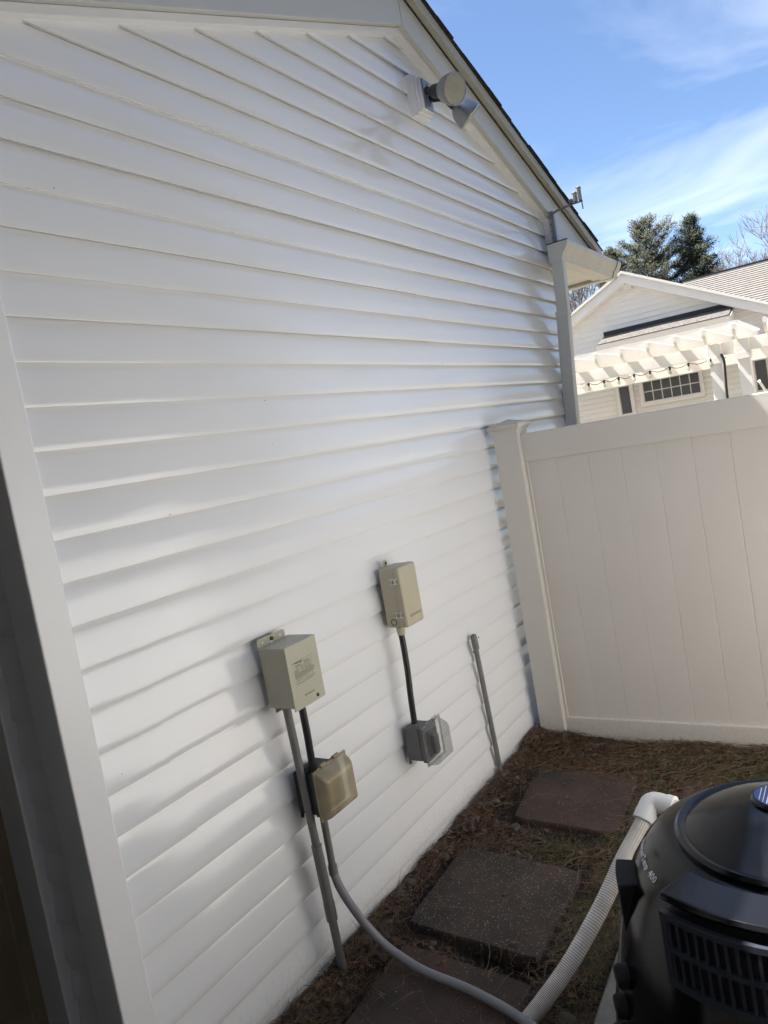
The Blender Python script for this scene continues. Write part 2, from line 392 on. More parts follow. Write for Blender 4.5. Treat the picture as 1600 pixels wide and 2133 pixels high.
# ================================================================== ADDED UNSEEN HOUSE TO BLOCK LIGHT FROM THE LEFT, THEN THE FENCES
K = thing('added_house', 'unseen house block with covered passage, added to shade the door side', 'house', (-4, 1, 0))
MB().box(-7, -.6, -3.4, 7, -.1, 5.6).build('wall', 'neigh', K)
MB().prism([(-7.3, 0, 5.58), (-.35, 0, 5.58), (-3.8, 0, 7.2)], (0, -3.6, 0), (0, 10.8, 0)).build('roof', 'shingle', K)
MB().prism([(-.59, -1.0, 0), (.42, -1.0, 0), (.5, -.3, 0), (XL-.02, -.02, 0), (XL-.02, 6.5, 0), (-.59, 6.5, 0)], (0, 0, 2.22), (0, 0, .18)).build('shade_roof', 'shingle_dark', K)  # unseen roof, added to keep sky light off the left wall
MB().box(-.59, .46, -.34, -.24, -.05, 2.21).build('shade_front', 'neigh', K)  # unseen front wall, added to darken the passage
MB().box(-.59, XL-.02, 2.2, 2.3, -.05, 2.21).build('shade_back_wall', 'door', K)
# ------------------------------------------------------------------ the white fence across the picture (runs along -Y at X = 3.3)
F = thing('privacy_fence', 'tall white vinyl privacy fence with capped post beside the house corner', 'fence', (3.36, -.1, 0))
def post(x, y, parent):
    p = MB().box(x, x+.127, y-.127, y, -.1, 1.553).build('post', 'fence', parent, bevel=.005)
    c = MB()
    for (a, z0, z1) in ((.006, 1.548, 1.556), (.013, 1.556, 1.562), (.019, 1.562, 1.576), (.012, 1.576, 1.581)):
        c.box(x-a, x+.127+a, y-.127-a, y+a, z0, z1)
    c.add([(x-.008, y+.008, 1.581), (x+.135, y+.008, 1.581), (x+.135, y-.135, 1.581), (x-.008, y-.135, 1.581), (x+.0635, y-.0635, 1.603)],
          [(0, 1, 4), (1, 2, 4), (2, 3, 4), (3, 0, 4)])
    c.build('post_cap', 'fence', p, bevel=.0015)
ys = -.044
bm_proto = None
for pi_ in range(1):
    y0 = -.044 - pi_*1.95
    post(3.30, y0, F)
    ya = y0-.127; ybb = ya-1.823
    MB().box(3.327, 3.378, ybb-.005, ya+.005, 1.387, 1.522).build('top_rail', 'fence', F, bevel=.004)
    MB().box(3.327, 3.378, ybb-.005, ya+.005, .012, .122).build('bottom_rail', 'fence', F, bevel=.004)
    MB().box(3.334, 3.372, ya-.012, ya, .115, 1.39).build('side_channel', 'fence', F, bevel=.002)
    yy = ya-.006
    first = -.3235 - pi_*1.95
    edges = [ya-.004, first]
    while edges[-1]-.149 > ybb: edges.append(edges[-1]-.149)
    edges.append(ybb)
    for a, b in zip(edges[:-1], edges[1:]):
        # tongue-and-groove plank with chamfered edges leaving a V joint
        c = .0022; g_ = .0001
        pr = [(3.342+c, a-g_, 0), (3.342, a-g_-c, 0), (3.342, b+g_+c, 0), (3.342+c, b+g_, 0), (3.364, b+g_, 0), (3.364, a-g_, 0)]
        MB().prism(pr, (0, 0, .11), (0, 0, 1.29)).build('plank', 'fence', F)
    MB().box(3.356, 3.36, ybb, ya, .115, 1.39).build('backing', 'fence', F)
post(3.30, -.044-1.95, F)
# ------------------------------------------------------------------ unseen sunlit fence run, added to bounce light onto the gable wall
bounce_fence = thing('privacy_fence', 'unseen white fence run added to bounce sunlight onto the gable wall', 'fence', (2.2, -2.13, 0))
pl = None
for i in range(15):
    if pl is None: pl = MB().box(1.04, 1.186, -2.142, -2.115, .1, 1.65).build('plank', 'bounce_white', bounce_fence, bevel=.004)
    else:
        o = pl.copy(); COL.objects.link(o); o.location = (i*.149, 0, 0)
MB().box(1.03, 3.29, -2.15, -2.105, 1.6, 1.75).build('top_rail', 'bounce_white', bounce_fence, bevel=.004)
MB().box(1.03, 3.29, -2.15, -2.105, .012, .122).build('bottom_rail', 'bounce_white', bounce_fence, bevel=.004)
post(.90, -2.065, bounce_fence)
# ================================================================== WALL-MOUNTED THINGS
def rbox(b, x0, x1, y0, y1, z0, z1): return b.box(x0, x1, y0, y1, z0, z1)
# ---- transformer box
T = thing('transformer_box', 'beige metal transformer box with printed label and drilled top flange', 'electrical box', (1.585, -.02, .876))
MB().box(1.521, 1.653, -.118, -.02, .878, 1.05).build('body', 'tanbox', T, bevel=.0015)
# cover: front sheet and top folded over the sides
MB().box(1.517, 1.657, -.1225, -.1185, .870, 1.056).build('front_cover', 'tanbox', T, bevel=.001)
MB().box(1.516, 1.658, -.1222, -.018, 1.0515, 1.0565).build('top_cover', 'tanbox', T, bevel=.001)
for x in (1.5165, 1.6545): MB().box(x, x+.003, -.1185, -.022, 1.036, 1.0515).build('cover_lip', 'tanbox', T)
fl = MB(); pts = [(1.519, 0, 1.052), (1.519, 0, 1.072), (1.521, 0, 1.078), (1.527, 0, 1.081), (1.633, 0, 1.081), (1.639, 0, 1.078), (1.641, 0, 1.072), (1.641, 0, 1.052)]
fl.prism(pts, (0, -.0215, 0), (0, .003, 0)); fl.build('mounting_flange', 'tanbox', T)
for x in (1.541, 1.619): MB().lathe([(.0038, 0), (.0038, .0006)], 12, axis((x, -.0216, 1.067), (0, -1, 0))).build('hole', 'siding', T)
MB().lathe([(.0062, 0), (.0062, .004), (.003, .006)], 14, axis((1.58, -.0215, 1.069), (0, -1, 0))).build('screw', 'rust', T, smooth=True)
MB().box(1.5765, 1.5835, -.0222, -.0216, 1.055, 1.064).build('keyhole', 'siding', T)
MB().box(1.545, 1.575, -.022, -.018, .853, .878).build('lower_ear', 'tanbox', T, bevel=.001)
MB().lathe([(.0055, 0), (.0055, .002), (.003, .004)], 14, axis((1.622, -.1225, .884), (0, -1, 0))).build('screw', 'rust', T, smooth=True)
for y, r in ((-.078, .0115), (-.05, .009)):
    ring = MB(); M_ = axis((1.5208, y, .905), (-1, 0, 0))
    ring.lathe([(r, 0), (r, .0005), (r-.0014, .0005), (r-.0014, 0)], 22, M_, cap=False); ring.build('knockout', 'tanbox', T)
# printed label: broken rows of illegible print, and the maker's name pressed below it
lab = MB(); rr = random.Random(3)
def bars(x0, x1, z, h, fill):
    x = x0
    while x < x1:
        w = rr.uniform(.002, .007)
        if rr.random() < fill: lab.box(x, min(x+w, x1), -.12295, -.1227, z, z+h)
        x += w+.0012
zr = 1.006
for i, (a, c, h, f) in enumerate([(.02, .105, .0006, 1), (.018, .06, .0022, .9), (.04, .10, .0016, .85), (.03, .095, .0018, .9), (.03, .098, .0012, .9), (.032, .09, .0012, .85),
                                  (.022, .1, .0012, .9), (.022, .095, .0016, .6), (.022, .105, .0013, .95), (.022, .105, .0013, .95), (.022, .105, .0013, .95), (.022, .098, .0013, .95),
                                  (.022, .105, .0012, .9), (.024, .06, .0012, .9), (.062, .104, .0012, .9), (.024, .05, .0012, .9), (.062, .104, .0012, .9), (.022, .105, .0005, 1), (.022, .09, .0009, .8)]):
    bars(1.517+a+.002, 1.517+c+.008, zr, h, f); zr -= .0042 if i < 8 else .0031
lab.build('label_print', 'print', T)
RX = Matrix.Rotation(pi/2, 4, 'X')
text('pressed_lettering', 'INTERMATIC', .0085, Matrix.Translation((1.592, -.1228, .899)) @ RX, 'tanbox', T, .0008)
text('label_heading', 'INTERMATIC', .0055, Matrix.Translation((1.565, -.1229, 1.0)) @ RX, 'print', T, .0002)
# ---- junction box
J = thing('junction_box', 'tan plastic junction box with two latches, hinged lid and round knockout', 'electrical box', (2.245, -.02, .916))
MB().box(2.186, 2.303, -.078, -.018, .917, 1.136).build('body', 'tanplastic', J, bevel=.006)
ld = MB().box(2.184, 2.304, -.108, -.0795, .917, 1.137).build('lid', 'tanplastic', J, bevel=.008, seg=3)
MB().box(2.183, 2.3055, -.0835, -.0755, .916, 1.1375).build('lid_rim', 'tanplastic', J, bevel=.003)
for z in (1.088, .965):
    la = MB()
    for zz in (z-.009, z+.009): la.box(2.178, 2.186, -.096, -.064, zz-.0016, zz+.0016)
    for yy in (-.072, -.087): la.box(2.178, 2.183, yy-.0015, yy+.0015, z-.009, z+.009)
    la.build('latch', 'metal', J)
ring = MB(); ring.lathe([(.0125, 0), (.0125, .0012), (.0095, .0012), (.0095, 0)], 24, axis((2.186, -.05, .938), (-1, 0, 0)), cap=False)
ring.build('knockout', 'rust', J)
MB().box(2.225, 2.247, -.024, -.019, 1.13, 1.16).build('mounting_tab', 'tanplastic', J, bevel=.003)
MB().lathe([(.005, 0), (.005, .003)], 12, axis((2.236, -.024, 1.149), (0, -1, 0))).build('screw', 'rust', J)
text('raised_lettering', 'INTERMATIC', .0135, Matrix.Translation((2.252, -.1084, .949)) @ RX, 'tanplastic', J, .0009)
MB().lathe([(.016, 0), (.016, .018), (.0145, .02), (.0145, .028), (.013, .03)], 20, axis((2.205, -.06, .917), (0, 0, -1))).build('hub', 'tanplastic', J, smooth=True)
# ---- whips and conduits
w2 = MB().tube(smooth_path([(2.203, -.06, .905), (2.203, -.061, .84), (2.199, -.062, .75), (2.190, -.062, .66), (2.186, -.06, .548)]), .0112, 14).build('whip_conduit', 'whip', smooth=True)
tag(w2, 'black flexible conduit hanging from the tan plastic junction box', 'conduit')
w1 = MB().tube(smooth_path([(1.588, -.082, .885), (1.588, -.083, .82), (1.588, -.083, .76), (1.588, -.08, .66)]), .0112, 14).build('whip_conduit', 'whip', smooth=True)
tag(w1, 'black flexible conduit hanging from the beige metal transformer box', 'conduit')
c1 = thing('grey_conduit', 'straight grey conduit from transformer box down into the needles', 'conduit', (1.575, -.055, 0))
def conduit_at(z): return (1.556+.022*(1-z/.88), -.052-.006*(1-z/.88), z)
MB().tube([conduit_at(.885), conduit_at(.43)], .0122, 16).build('upper_pipe', 'pvc_grey', c1, smooth=True)
MB().tube([conduit_at(.435), conduit_at(.25)], .0158, 16).build('expansion_sleeve', 'pvc_grey', c1, smooth=True)
MB().tube([conduit_at(.25), conduit_at(.195)], .0172, 16).build('coupling', 'pvc_grey', c1, smooth=True)
MB().tube([conduit_at(.2), conduit_at(-.06)], .0128, 16).build('lower_pipe', 'pvc_grey', c1, smooth=True)
c2 = thing('curved_conduit', 'grey conduit curving from yellowed outlet across the pavers to the hose', 'conduit', (1.605, -.07, .1))
MB().tube([(1.606, -.068, .53), (1.604, -.069, .34)], .0112, 14).build('upper_pipe', 'pvc_grey', c2, smooth=True)
MB().tube([(1.604, -.069, .354), (1.603, -.07, .325)], .0142, 16).build('coupling', 'pvc_grey', c2, smooth=True)
MB().tube(smooth_path([(1.603, -.07, .33), (1.600, -.085, .29), (1.606, -.105, .24), (1.622, -.14, .165), (1.635, -.185, .105), (1.637, -.24, .074), (1.625, -.33, .058), (1.613, -.45, .056),
                       (1.596, -.54, .055), (1.575, -.62, .054), (1.545, -.70, .054), (1.49, -.82, .054), (1.42, -.95, .05)]), .0128, 16).build('lower_pipe', 'pvc_blue', c2, smooth=True)
# ---- outlets with in-use covers
def outlet(name, label, x0, z0, cover, ybk, wide, tall, dep, lean=0, bodymat='outlet_grey'):
    o = thing(name, label, 'outlet', (x0+wide/2, ybk, z0))
    MB().box(x0, x0+wide*.72, ybk-.062, ybk, z0+.012, z0+tall-.008).build('back_box', bodymat, o, bevel=.003)
    MB().box(x0+.002, x0+.012, ybk-.005, ybk, z0-.004, z0+.012).build('mounting_ear', bodymat, o)
    MB().lathe([(.0155, 0), (.0155, .016), (.013, .018)], 18, axis((x0+.0-.004+.0 if False else x0+.012, ybk-.045, z0+tall-.008), (0, 0, 1))).build('hub', bodymat, o, smooth=True)
    MB().box(x0-.002, x0+wide*.8, ybk-.085, ybk-.064, z0+.008, z0+tall-.004).build('cover_base', bodymat, o, bevel=.003)
    # bubble cover: hollow tapered shell, open at the back
    a0, a1, b0, b1 = x0-.006, x0+wide, z0, z0+tall
    y0 = ybk-.086; y1 = ybk-.086-dep; t = .018
    outer = [(a0, y0, b0), (a1, y0, b0), (a1, y0, b1), (a0, y0, b1), (a0+.004, y1+.012, b0+.004), (a1-.004, y1+.012, b0+.004), (a1-.004, y1+.012, b1-t), (a0+.004, y1+.012, b1-t),
             (a0+.014, y1, b0+.014), (a1-.014, y1, b0+.014), (a1-.014, y1, b1-t-.012), (a0+.014, y1, b1-t-.012)]
    fs = []
    for k in (0, 4): fs += [(k+i, k+(i+1) % 4, k+4+(i+1) % 4, k+4+i) for i in range(4)]
    fs.append((8, 9, 10, 11))
    cv = MB().add(outer, fs).build('clear_cover', cover, o)
    bv = cv.modifiers.new('bevel', 'BEVEL'); bv.width = .007; bv.segments = 3
    rim = MB()
    for (p, q_) in (((a0-.003, b0-.003), (a1+.003, b0+.003)), ((a0-.003, b1-.003), (a1+.003, b1+.003))): rim.box(p[0], q_[0], y0-.004, y0+.002, p[1], q_[1])
    for xx in (a0, a1): rim.box(xx-.003, xx+.003, y0-.004, y0+.002, b0+.003, b1-.003)
    rim.build('cover_flange', cover, cv)
    for xx in (x0+wide*.25, x0+wide*.68):
        MB().tube([(xx-.012, y0-.004, b1+.006), (xx+.012, y0-.004, b1+.006)], .0065, 12).build('hinge', cover, o, smooth=True)
    MB().box(x0+.016, x0+wide-.03, y0-.002, ybk-.084, z0+.022, z0+tall-.025).build('receptacle', 'outlet_dark', o, bevel=.003)
    MB().box(x0+.035, x0+wide-.05, y0-.02, y0-.002, z0+.03, z0+tall-.045).build('plug', 'outlet_dark', o, bevel=.004)
    return o
outlet('outdoor_outlet', 'grey outdoor outlet with clear bubble cover under the tan junction box', 2.174, .405, 'clear_cover', -.014, .118, .142, .05)
outlet('outdoor_outlet', 'outdoor outlet with yellowed smoky bubble cover behind the straight conduit', 1.568, .518, 'yellow_cover', -.014, .148, .148, .038, bodymat='outlet_dark')
# ---- leaning pipe
rp = thing('ground_pipe', 'thin grey pipe standing against the siding near the fence post', 'pipe', (2.865, -.016, 0))
MB().tube([(2.805, -.026, .70), (2.868, -.016, -.04)], .0112, 14).build('pipe', 'pvc_grey', rp, smooth=True)
Mf = axis((2.8115, -.026, .636), (-.06, 0, .7))
MB().lathe([(.0142, 0), (.0148, .012), (.0148, .052), (.0135, .062), (.009, .067), (.002, .068)], 18, Mf).build('fitting', 'pvc_grey', rp, smooth=True)
MB().lathe([(.0045, 0), (.0045, .002)], 10, axis((2.82, -.041, .685), (.25, -1, 0))).build('hole', 'print', rp)
MB().tube([(2.80, -.028, .638), (2.79, -.03, .634), (2.788, -.022, .628)], .0055, 10).build('screw_ear', 'pvc_grey', rp, smooth=True)
# ---- flood light
FL = thing('flood_light', 'twin-lamp security flood light on the gable near the peak', 'flood light', (3.165, -.02, 3.1))
mb = MB()
for (a, y0, y1) in ((.062, -.03, .01), (.055, -.045, -.03), (.047, -.058, -.045)):
    mb.box(3.165-a, 3.165+a, y0, y1, 3.088-a*1.45, 3.088+a*1.45)
mb.build('mounting_block', 'trim', FL, bevel=.003)
MB().box(3.128, 3.202, -.064, -.058, 3.022, 3.152).build('back_plate', 'lamp_metal', FL, bevel=.002)
for z in (3.04, 3.132): MB().lathe([(.004, 0), (.004, .002)], 10, axis((3.165, -.064, z), (0, -1, 0))).build('screw', 'print', FL)
def lamp(base, face, nrm):
    base = Vector(base); face = Vector(face); n = Vector(nrm).normalized(); bk = face-n*.105
    MB().tube(smooth_path([base, (base+bk)/2+Vector((0, -.012, 0)), bk], 4), [.013]*4+[.016]*4+[.02], 14).build('arm', 'lamp_black', FL, smooth=True)
    kn = base+Vector((0, -.012, .0)); MB().tube([kn-Vector((.02, 0, 0)), kn+Vector((.02, 0, 0))], .014, 12).build('knuckle', 'lamp_black', FL, smooth=True)
    h = MB().lathe([(.016, -.03), (.027, -.028), (.029, 0), (.029, .022), (.025, .024)], 22, axis(bk, n)).build('socket', 'lamp_black', FL, smooth=True)
    bu = MB().lathe([(.020, .018), (.027, .024), (.041, .036), (.053, .056), (.0605, .082), (.0635, .102), (.0635, .108), (.061, .110), (.059, .1085)], 36, axis(bk, n), cap=False).build('lamp', 'lamp_bowl', FL, smooth=True)
    MB().lathe([(.0595, .1075), (.045, .1105), (.03, .1118), (.02, .112), (.019, .1135), (.012, .1135), (.011, .112), (.0, .1122)], 36, axis(bk, n)).build('lens', 'lamp_glass', bu, smooth=True)
lamp((3.15, -.066, 3.095), (3.005, -.262, 2.985), (-.34, -.86, -.38))
lamp((3.185, -.066, 3.075), (3.215, -.225, 2.945), (.42, -.52, -.74))
# ---- small weather sensor on an arm at the roof corner
WS = thing('weather_sensor', 'small grey weather sensor on an arm above the gutter', 'sensor', (4.61, -.05, 2.63))
MB().box(4.625, 4.66, -.078, -.054, 2.625, 2.825).build('bracket', 'lamp_metal', WS, bevel=.002)
for z in (2.66, 2.70, 2.74, 2.78): MB().lathe([(.004, 0), (.004, .003)], 8, axis((4.6, -.064, z), (-1, 0, 0))).build('hole', 'print', WS)
MB().tube(smooth_path([(4.62, -.07, 2.80), (4.62, -.10, 2.812), (4.62, -.14, 2.818), (4.62, -.205, 2.822)]), .0065, 10).build('arm', 'pvc_grey', WS, smooth=True)
MB().box(4.612, 4.628, -.268, -.19, 2.818, 2.824).build('base_plate', 'pvc_grey', WS, bevel=.001)
for (y0, y1, z0, z1) in ((-.211, -.192, 2.826, 2.848), (-.236, -.219, 2.826, 2.882), (-.262, -.248, 2.826, 2.905)):
    b = MB(); b.box(4.60, 4.64, y0, y1, z0, z1); b.box(4.602, 4.638, y0-.003, y1+.006, z1-.008, z1+.002); b.build('sensor_vane', 'pvc_grey', WS, bevel=.002)
MB().tube([(4.62, -.262, 2.83), (4.62, -.264, 2.775)], .0035, 8).build('antenna', 'pvc_grey', WS)

# ================================================================== GROUND THINGS
def paver(quad, top, th, mt, label, tilt=0):
    """four corners in plan; slightly irregular edges, raised edge by tilt"""
    c = sum((Vector((x, y, 0)) for x, y in quad), Vector())/4; n = 9; ring = []
    for i in range(4):
        a = Vector((*quad[i], 0)); b = Vector((*quad[(i+1) % 4], 0))
        for k in range(n):
            p = a.lerp(b, k/n); p += (c-p).normalized()*(.004*random.random()+(.008 if k == 0 else 0)); ring.append(p)
    m_ = len(ring); vs = []
    def zt(p): return top + tilt*(c.x-p.x)/.24
    for s_, dz in ((1, -th), (1, -.008), (.985, 0)):
        for p in ring:
            q = c+(p-c)*s_; vs.append((q.x, q.y, zt(q)+dz+random.uniform(-.001, .001)))
    fs = [(k*m_+i, k*m_+(i+1) % m_, (k+1)*m_+(i+1) % m_, (k+1)*m_+i) for k in range(2) for i in range(m_)] + [tuple(range(m_-1, -1, -1)), tuple(range(2*m_, 3*m_))]
    return tag(MB().add(vs, fs).build('paver', mt), label, 'paver')
paver([(2.307, -.097), (2.275, -.578), (1.797, -.60), (1.826, -.136)], .031, .045, 'paver', 'square brown paver with white specks, one edge raised over a dark gap', .008)
paver([(2.973, -.147), (2.965, -.60), (2.516, -.63), (2.536, -.207)], .030, .04, 'paver_plain', 'square brown paver half sunk in needles nearest the fence post')
paver([(1.742, -.174), (1.715, -.62), (1.27, -.63), (1.28, -.19)], .034, .045, 'paver_plain', 'reddish brown paver lying under the curved grey conduit')
paver([(3.0, -.78), (2.98, -1.2), (2.62, -1.22), (2.62, -.80)], .022, .04, 'paver_plain', 'brown paver at the fence side of the black heater')
pad = [(2.02, -.80), (2.04, -1.9), (1.05, -1.9), (1.12, -.835)]
o = paver(pad, .055, .1, 'concrete', 'rough grey concrete pad under the black heater'); o.name = 'concrete_pad'; o['category'] = 'concrete pad'

# ---- pool heater
HC = Vector((1.57, -1.32, 0))
HT = thing('pool_heater', 'glossy black round pool heater with domed lid and slotted grille', 'pool heater', (HC.x, HC.y, .055))
HM = Matrix.Translation(HC)
MB().lathe([(.30, .057), (.42, .058), (.43, .07), (.425, .11), (.402, .15), (.393, .20), (.382, .28), (.366, .36), (.350, .43), (.334, .50), (.310, .565), (.285, .605), (.262, .632), (.24, .648), (.20, .655)], 72, HM).build('body', 'heater', HT, smooth=True)
MB().lathe([(.195, .648), (.205, .654), (.207, .664), (.200, .671), (.191, .670), (.186, .667), (.148, .690), (.100, .708), (.065, .716), (.03, .719), (.0, .720)], 72, HM).build('lid', 'heater', HT, smooth=True)
lbM = Matrix.Translation(HC + Vector((.01, 0, .715)))
lp = MB().lathe([(.052, 0), (.054, .008), (.05, .014), (.0, .0145)], 32, lbM).build('lid_badge', 'heater', HT, smooth=True)
MB().lathe([(.047, .0146), (.047, .0150)], 32, lbM).build('badge_label', 'label_blue', lp)
lw = MB(); rr = random.Random(5)
for i in range(9):
    y = .034-i*.0075; hw = sqrt(max(.0001, .043**2-y*y)); x = -hw
    while x < hw-.003:
        w = rr.uniform(.003, .008)
        if i != 7: lw.box(x, min(x+w, hw), y, y+.0018, .01505, .0153, lbM)
        x += w+.0015
lw.box(-.034, .034, -.036, -.026, .01505, .0152, lbM)
lw.build('badge_print', 'label_white', lp)
def on_body(ang, z, r): return HC + Vector((r*cos(ang), r*sin(ang), z))
def arc_plate(b, a0, a1, r0, r1, z0, z1, n=14):
    vs = []
    for i in range(n+1):
        a = a0+(a1-a0)*i/n
        for r in (r0, r1):
            for z in (z0, z1): vs.append(on_body(a, z, r))
    fs = [(i*4+0, i*4+4, i*4+5, i*4+1) for i in range(n)] + [(i*4+2, i*4+3, i*4+7, i*4+6) for i in range(n)]
    fs += [(i*4+1, i*4+5, i*4+7, i*4+3) for i in range(n)] + [(i*4, i*4+2, i*4+6, i*4+4) for i in range(n)]
    fs += [(0, 1, 3, 2), (n*4, n*4+2, n*4+3, n*4+1)]
    return b.add(vs, fs)
GA0, GA1 = radians(150), radians(215)
arc_plate(MB(), GA0, GA1, .28, .349, .505, .645).build('grille_void', 'heater_void', HT)
gr = MB()
for z0, z1 in ((.639, .651), (.578, .588), (.509, .525)): arc_plate(gr, GA0, GA1, .346, .357, z0, z1)
for a in (GA0, GA1-radians(2)): arc_plate(gr, a, a+radians(2.2), .346, .3565, .510, .649, 2)
GR = gr.build('grille', 'heater_grille', HT)
na = 23
for row in ((.5245, .5785), (.5875, .6395)):
    for i in range(1, na):
        a = GA0+(GA1-GA0)*i/na
        M_ = Matrix.Translation(on_body(a, 0, .352)) @ Matrix.Rotation(a, 4, 'Z')
        MB().box(-.0045, .0035, -.0028, .0028, row[0], row[1], M_).build('grille_bar', 'heater_grille', GR)
# visor over the controls, side panel and knobs
b = MB(); n = 12; vs = []
for i in range(n+1):
    a = radians(150)+radians(64)*i/n
    for (r, z) in ((.27, .690), (.345, .684), (.352, .676), (.346, .667), (.325, .655), (.27, .66)): vs.append(on_body(a, z, r))
fs = [(i*6+j, (i+1)*6+j, (i+1)*6+(j+1) % 6, i*6+(j+1) % 6) for i in range(n) for j in range(6)] + [tuple(range(6)), tuple(range(n*6, n*6+6))]
b.add(vs, fs).build('visor', 'heater', HT, smooth=True, bevel=.002)
b = MB(); arc_plate(b, radians(100), radians(117), .290, .340, .45, .58); b.build('side_panel', 'heater_void', HT, bevel=.004)
for a, z in ((121, .40), (121, .335), (121, .27)):
    p = on_body(radians(a), z, .352+(.40-z)*.16); MB().lathe([(.024, 0), (.024, .02), (.02, .026), (.0, .027)], 18, axis(p, on_body(radians(a), 0, 1)-HC)).build('knob', 'heater_void', HT, smooth=True)
for i, ch in enumerate('MasterTemp 400'):                # raised name on the sloping shoulder
    if ch == ' ': continue
    a = radians(97+i*2.3); T_ = Vector((-sin(a), cos(a), 0)); n_ = Vector((cos(a)*.76, sin(a)*.76, .65)); U_ = n_.cross(T_)
    Mr = Matrix((T_, U_, n_)).transposed().to_4x4(); Mr.translation = on_body(a, .6095, .2815)+n_*.0012
    text('lettering', ch, .021, Mr, 'label_white', HT, .0003)
# ---- ribbed white hose, elbow and stub
HS = thing('flexible_hose', 'dirty white ribbed hose leaning beside the black heater to a white elbow', 'hose', (1.59, -.67, .03))
hp = smooth_path([(1.565, -.652, .035), (1.63, -.69, .07), (1.72, -.74, .125), (1.84, -.80, .215), (1.95, -.842, .295), (2.03, -.868, .335), (2.09, -.885, .365)], 22)
MB().tube(hp, [.0222]*len(hp), 20, cap=False).build('tube', 'hose', HS, smooth=True)
rb = []
acc = 0
for i in range(1, len(hp)-1):
    p = hp[i]; t = (hp[i+1]-hp[i-1]).normalized()
    MI = axis(p, t); k = i/len(hp)
    rad = .0228 if k < .62 else .02238
    ring = MB().lathe([(.0218, -.0008), (rad, -.0006), (rad, .0006), (.0218, .0008)], 18, MI, cap=False); rb.append(ring)
allr = MB()
for r in rb: allr.add(r.v, r.f)
tag(allr.build('ribs', 'hose_rib', HS, smooth=True), kind='stuff')
MB().tube([hp[0], hp[0]-(hp[1]-hp[0]).normalized()*.002], [.0235, .012], 18).build('cut_end', 'hose_rib', HS)
e0 = Vector((2.07, -.879, .355)); e1 = Vector((2.105, -.892, .385)); e2 = Vector((2.115, -.915, .392)); e3 = Vector((2.105, -.965, .388))
el = MB().tube(smooth_path([e0, e1, Vector((2.113, -.903, .391)), e2, e3], 7), .0290, 22).build('elbow', 'pvc_white', HS, smooth=True)
MB().tube([e0-(e1-e0).normalized()*.002, e0+(e1-e0)*.55], .0312, 22).build('socket_ring', 'pvc_white', el, smooth=True)
MB().tube([e3, e3-(e3-e2)*.45], .0312, 22).build('socket_ring', 'pvc_white', el, smooth=True)
MB().tube([(2.108, -.95, .388), (2.06, -1.12, .385), (1.85, -1.15, .38)], .0240, 18).build('stub', 'hose', HS, smooth=True)

# ---- river stones beside the wall
protos = []
for k in range(5):
    bm = bmesh.new(); bmesh.ops.create_icosphere(bm, subdivisions=2, radius=1)
    for v in bm.verts: v.co *= 1+.28*noise.noise(v.co*1.1+Vector((k*7, 0, 0)))
    for v in bm.verts: v.co.z *= .62
    me = bpy.data.meshes.new('river_stone'); bm.to_mesh(me); bm.free()
    for p in me.polygons: p.use_smooth = True
    me.materials.append(MATS['stone' if k % 2 else 'stone2']); protos.append(me)
rs = random.Random(11)
def on_paver(x, y): return any(a < x < b and c < y < d for a, b, c, d in ((1.79, 2.31, -.61, -.09), (2.51, 2.98, -.64, -.14), (1.26, 1.75, -.64, -.17)))
cnt = 0
while cnt < 70:
    x = rs.uniform(1.2, 3.3); y = -rs.random()**1.6*.26-.03 if rs.random() < .85 else -rs.uniform(.03, .75)
    if on_paver(x, y) or (x < 1.7 and rs.random() < .8): continue
    o = bpy.data.objects.new('river_stone', protos[cnt % 5]); COL.objects.link(o)
    r = rs.choice((.009, .012, .014, .018, .022)); o.scale = (r*rs.uniform(.9, 1.5), r, r); o.location = (x, y, soil_z(x, y)+r*.12)
    o.rotation_euler = (rs.uniform(-.3, .3), rs.uniform(-.3, .3), rs.uniform(0, 6)); cnt += 1
    if (cnt-1) % 5 % 2: tag(o, 'small grey rounded stone among pine needles along the siding', 'stone', 'grey stones along the wall')
    else: tag(o, 'small dark brown stone among pine needles along the siding', 'stone', 'dark brown stones along the wall')
# ---- fallen pine needles, moss and grass
def surf(x, y):
    if 1.80 < x < 2.305 and -.59 < y < -.11: return .033 + .008*(2.05-x)/.24
    if 2.52 < x < 2.97 and -.62 < y < -.16: return .032
    if 1.28 < x < 1.74 and -.63 < y < -.18: return .036
    return soil_z(x, y)+.004
def needles(n, area, dens, lmin, lmax, w, mt, name, lift=.012):
    vs = []; fs = []; rn = random.Random(len(name)*n)
    k = 0
    while k < n:
        x = rn.uniform(area[0], area[1]); y = rn.uniform(area[2], area[3])
        if rn.random() > dens(x, y): continue
        k += 1; a = rn.uniform(0, 2*pi); Lg = rn.uniform(lmin, lmax); bend = rn.uniform(-1.2, 1.2); z = surf(x, y)+rn.random()**2*lift
        i0 = len(vs); px_, py_ = x, y; ti = rn.uniform(-.12, .25)
        for s_ in range(4):
            d = a+bend*s_/3; nx_, ny_ = -sin(d)*w*(1-.25*s_), cos(d)*w*(1-.25*s_)
            zz = max(z+ti*Lg*s_/3*(1-.25*s_), surf(px_, py_)+.001)
            vs += [(px_+nx_, py_+ny_, zz), (px_-nx_, py_-ny_, zz+w*.8)]
            px_ += cos(d)*Lg/3; py_ = min(py_+sin(d)*Lg/3, -.012)
        fs += [(i0+2*j, i0+2*j+2, i0+2*j+3, i0+2*j+1) for j in range(3)]
    b = MB(); b.v = vs; b.f = fs
    return tag(b.build(name, mt), kind='stuff')
def dn(x, y):
    if on_paver(x, y): return .035
    if y > -.2: return 1
    if x > 2.95: return .8
    return .42
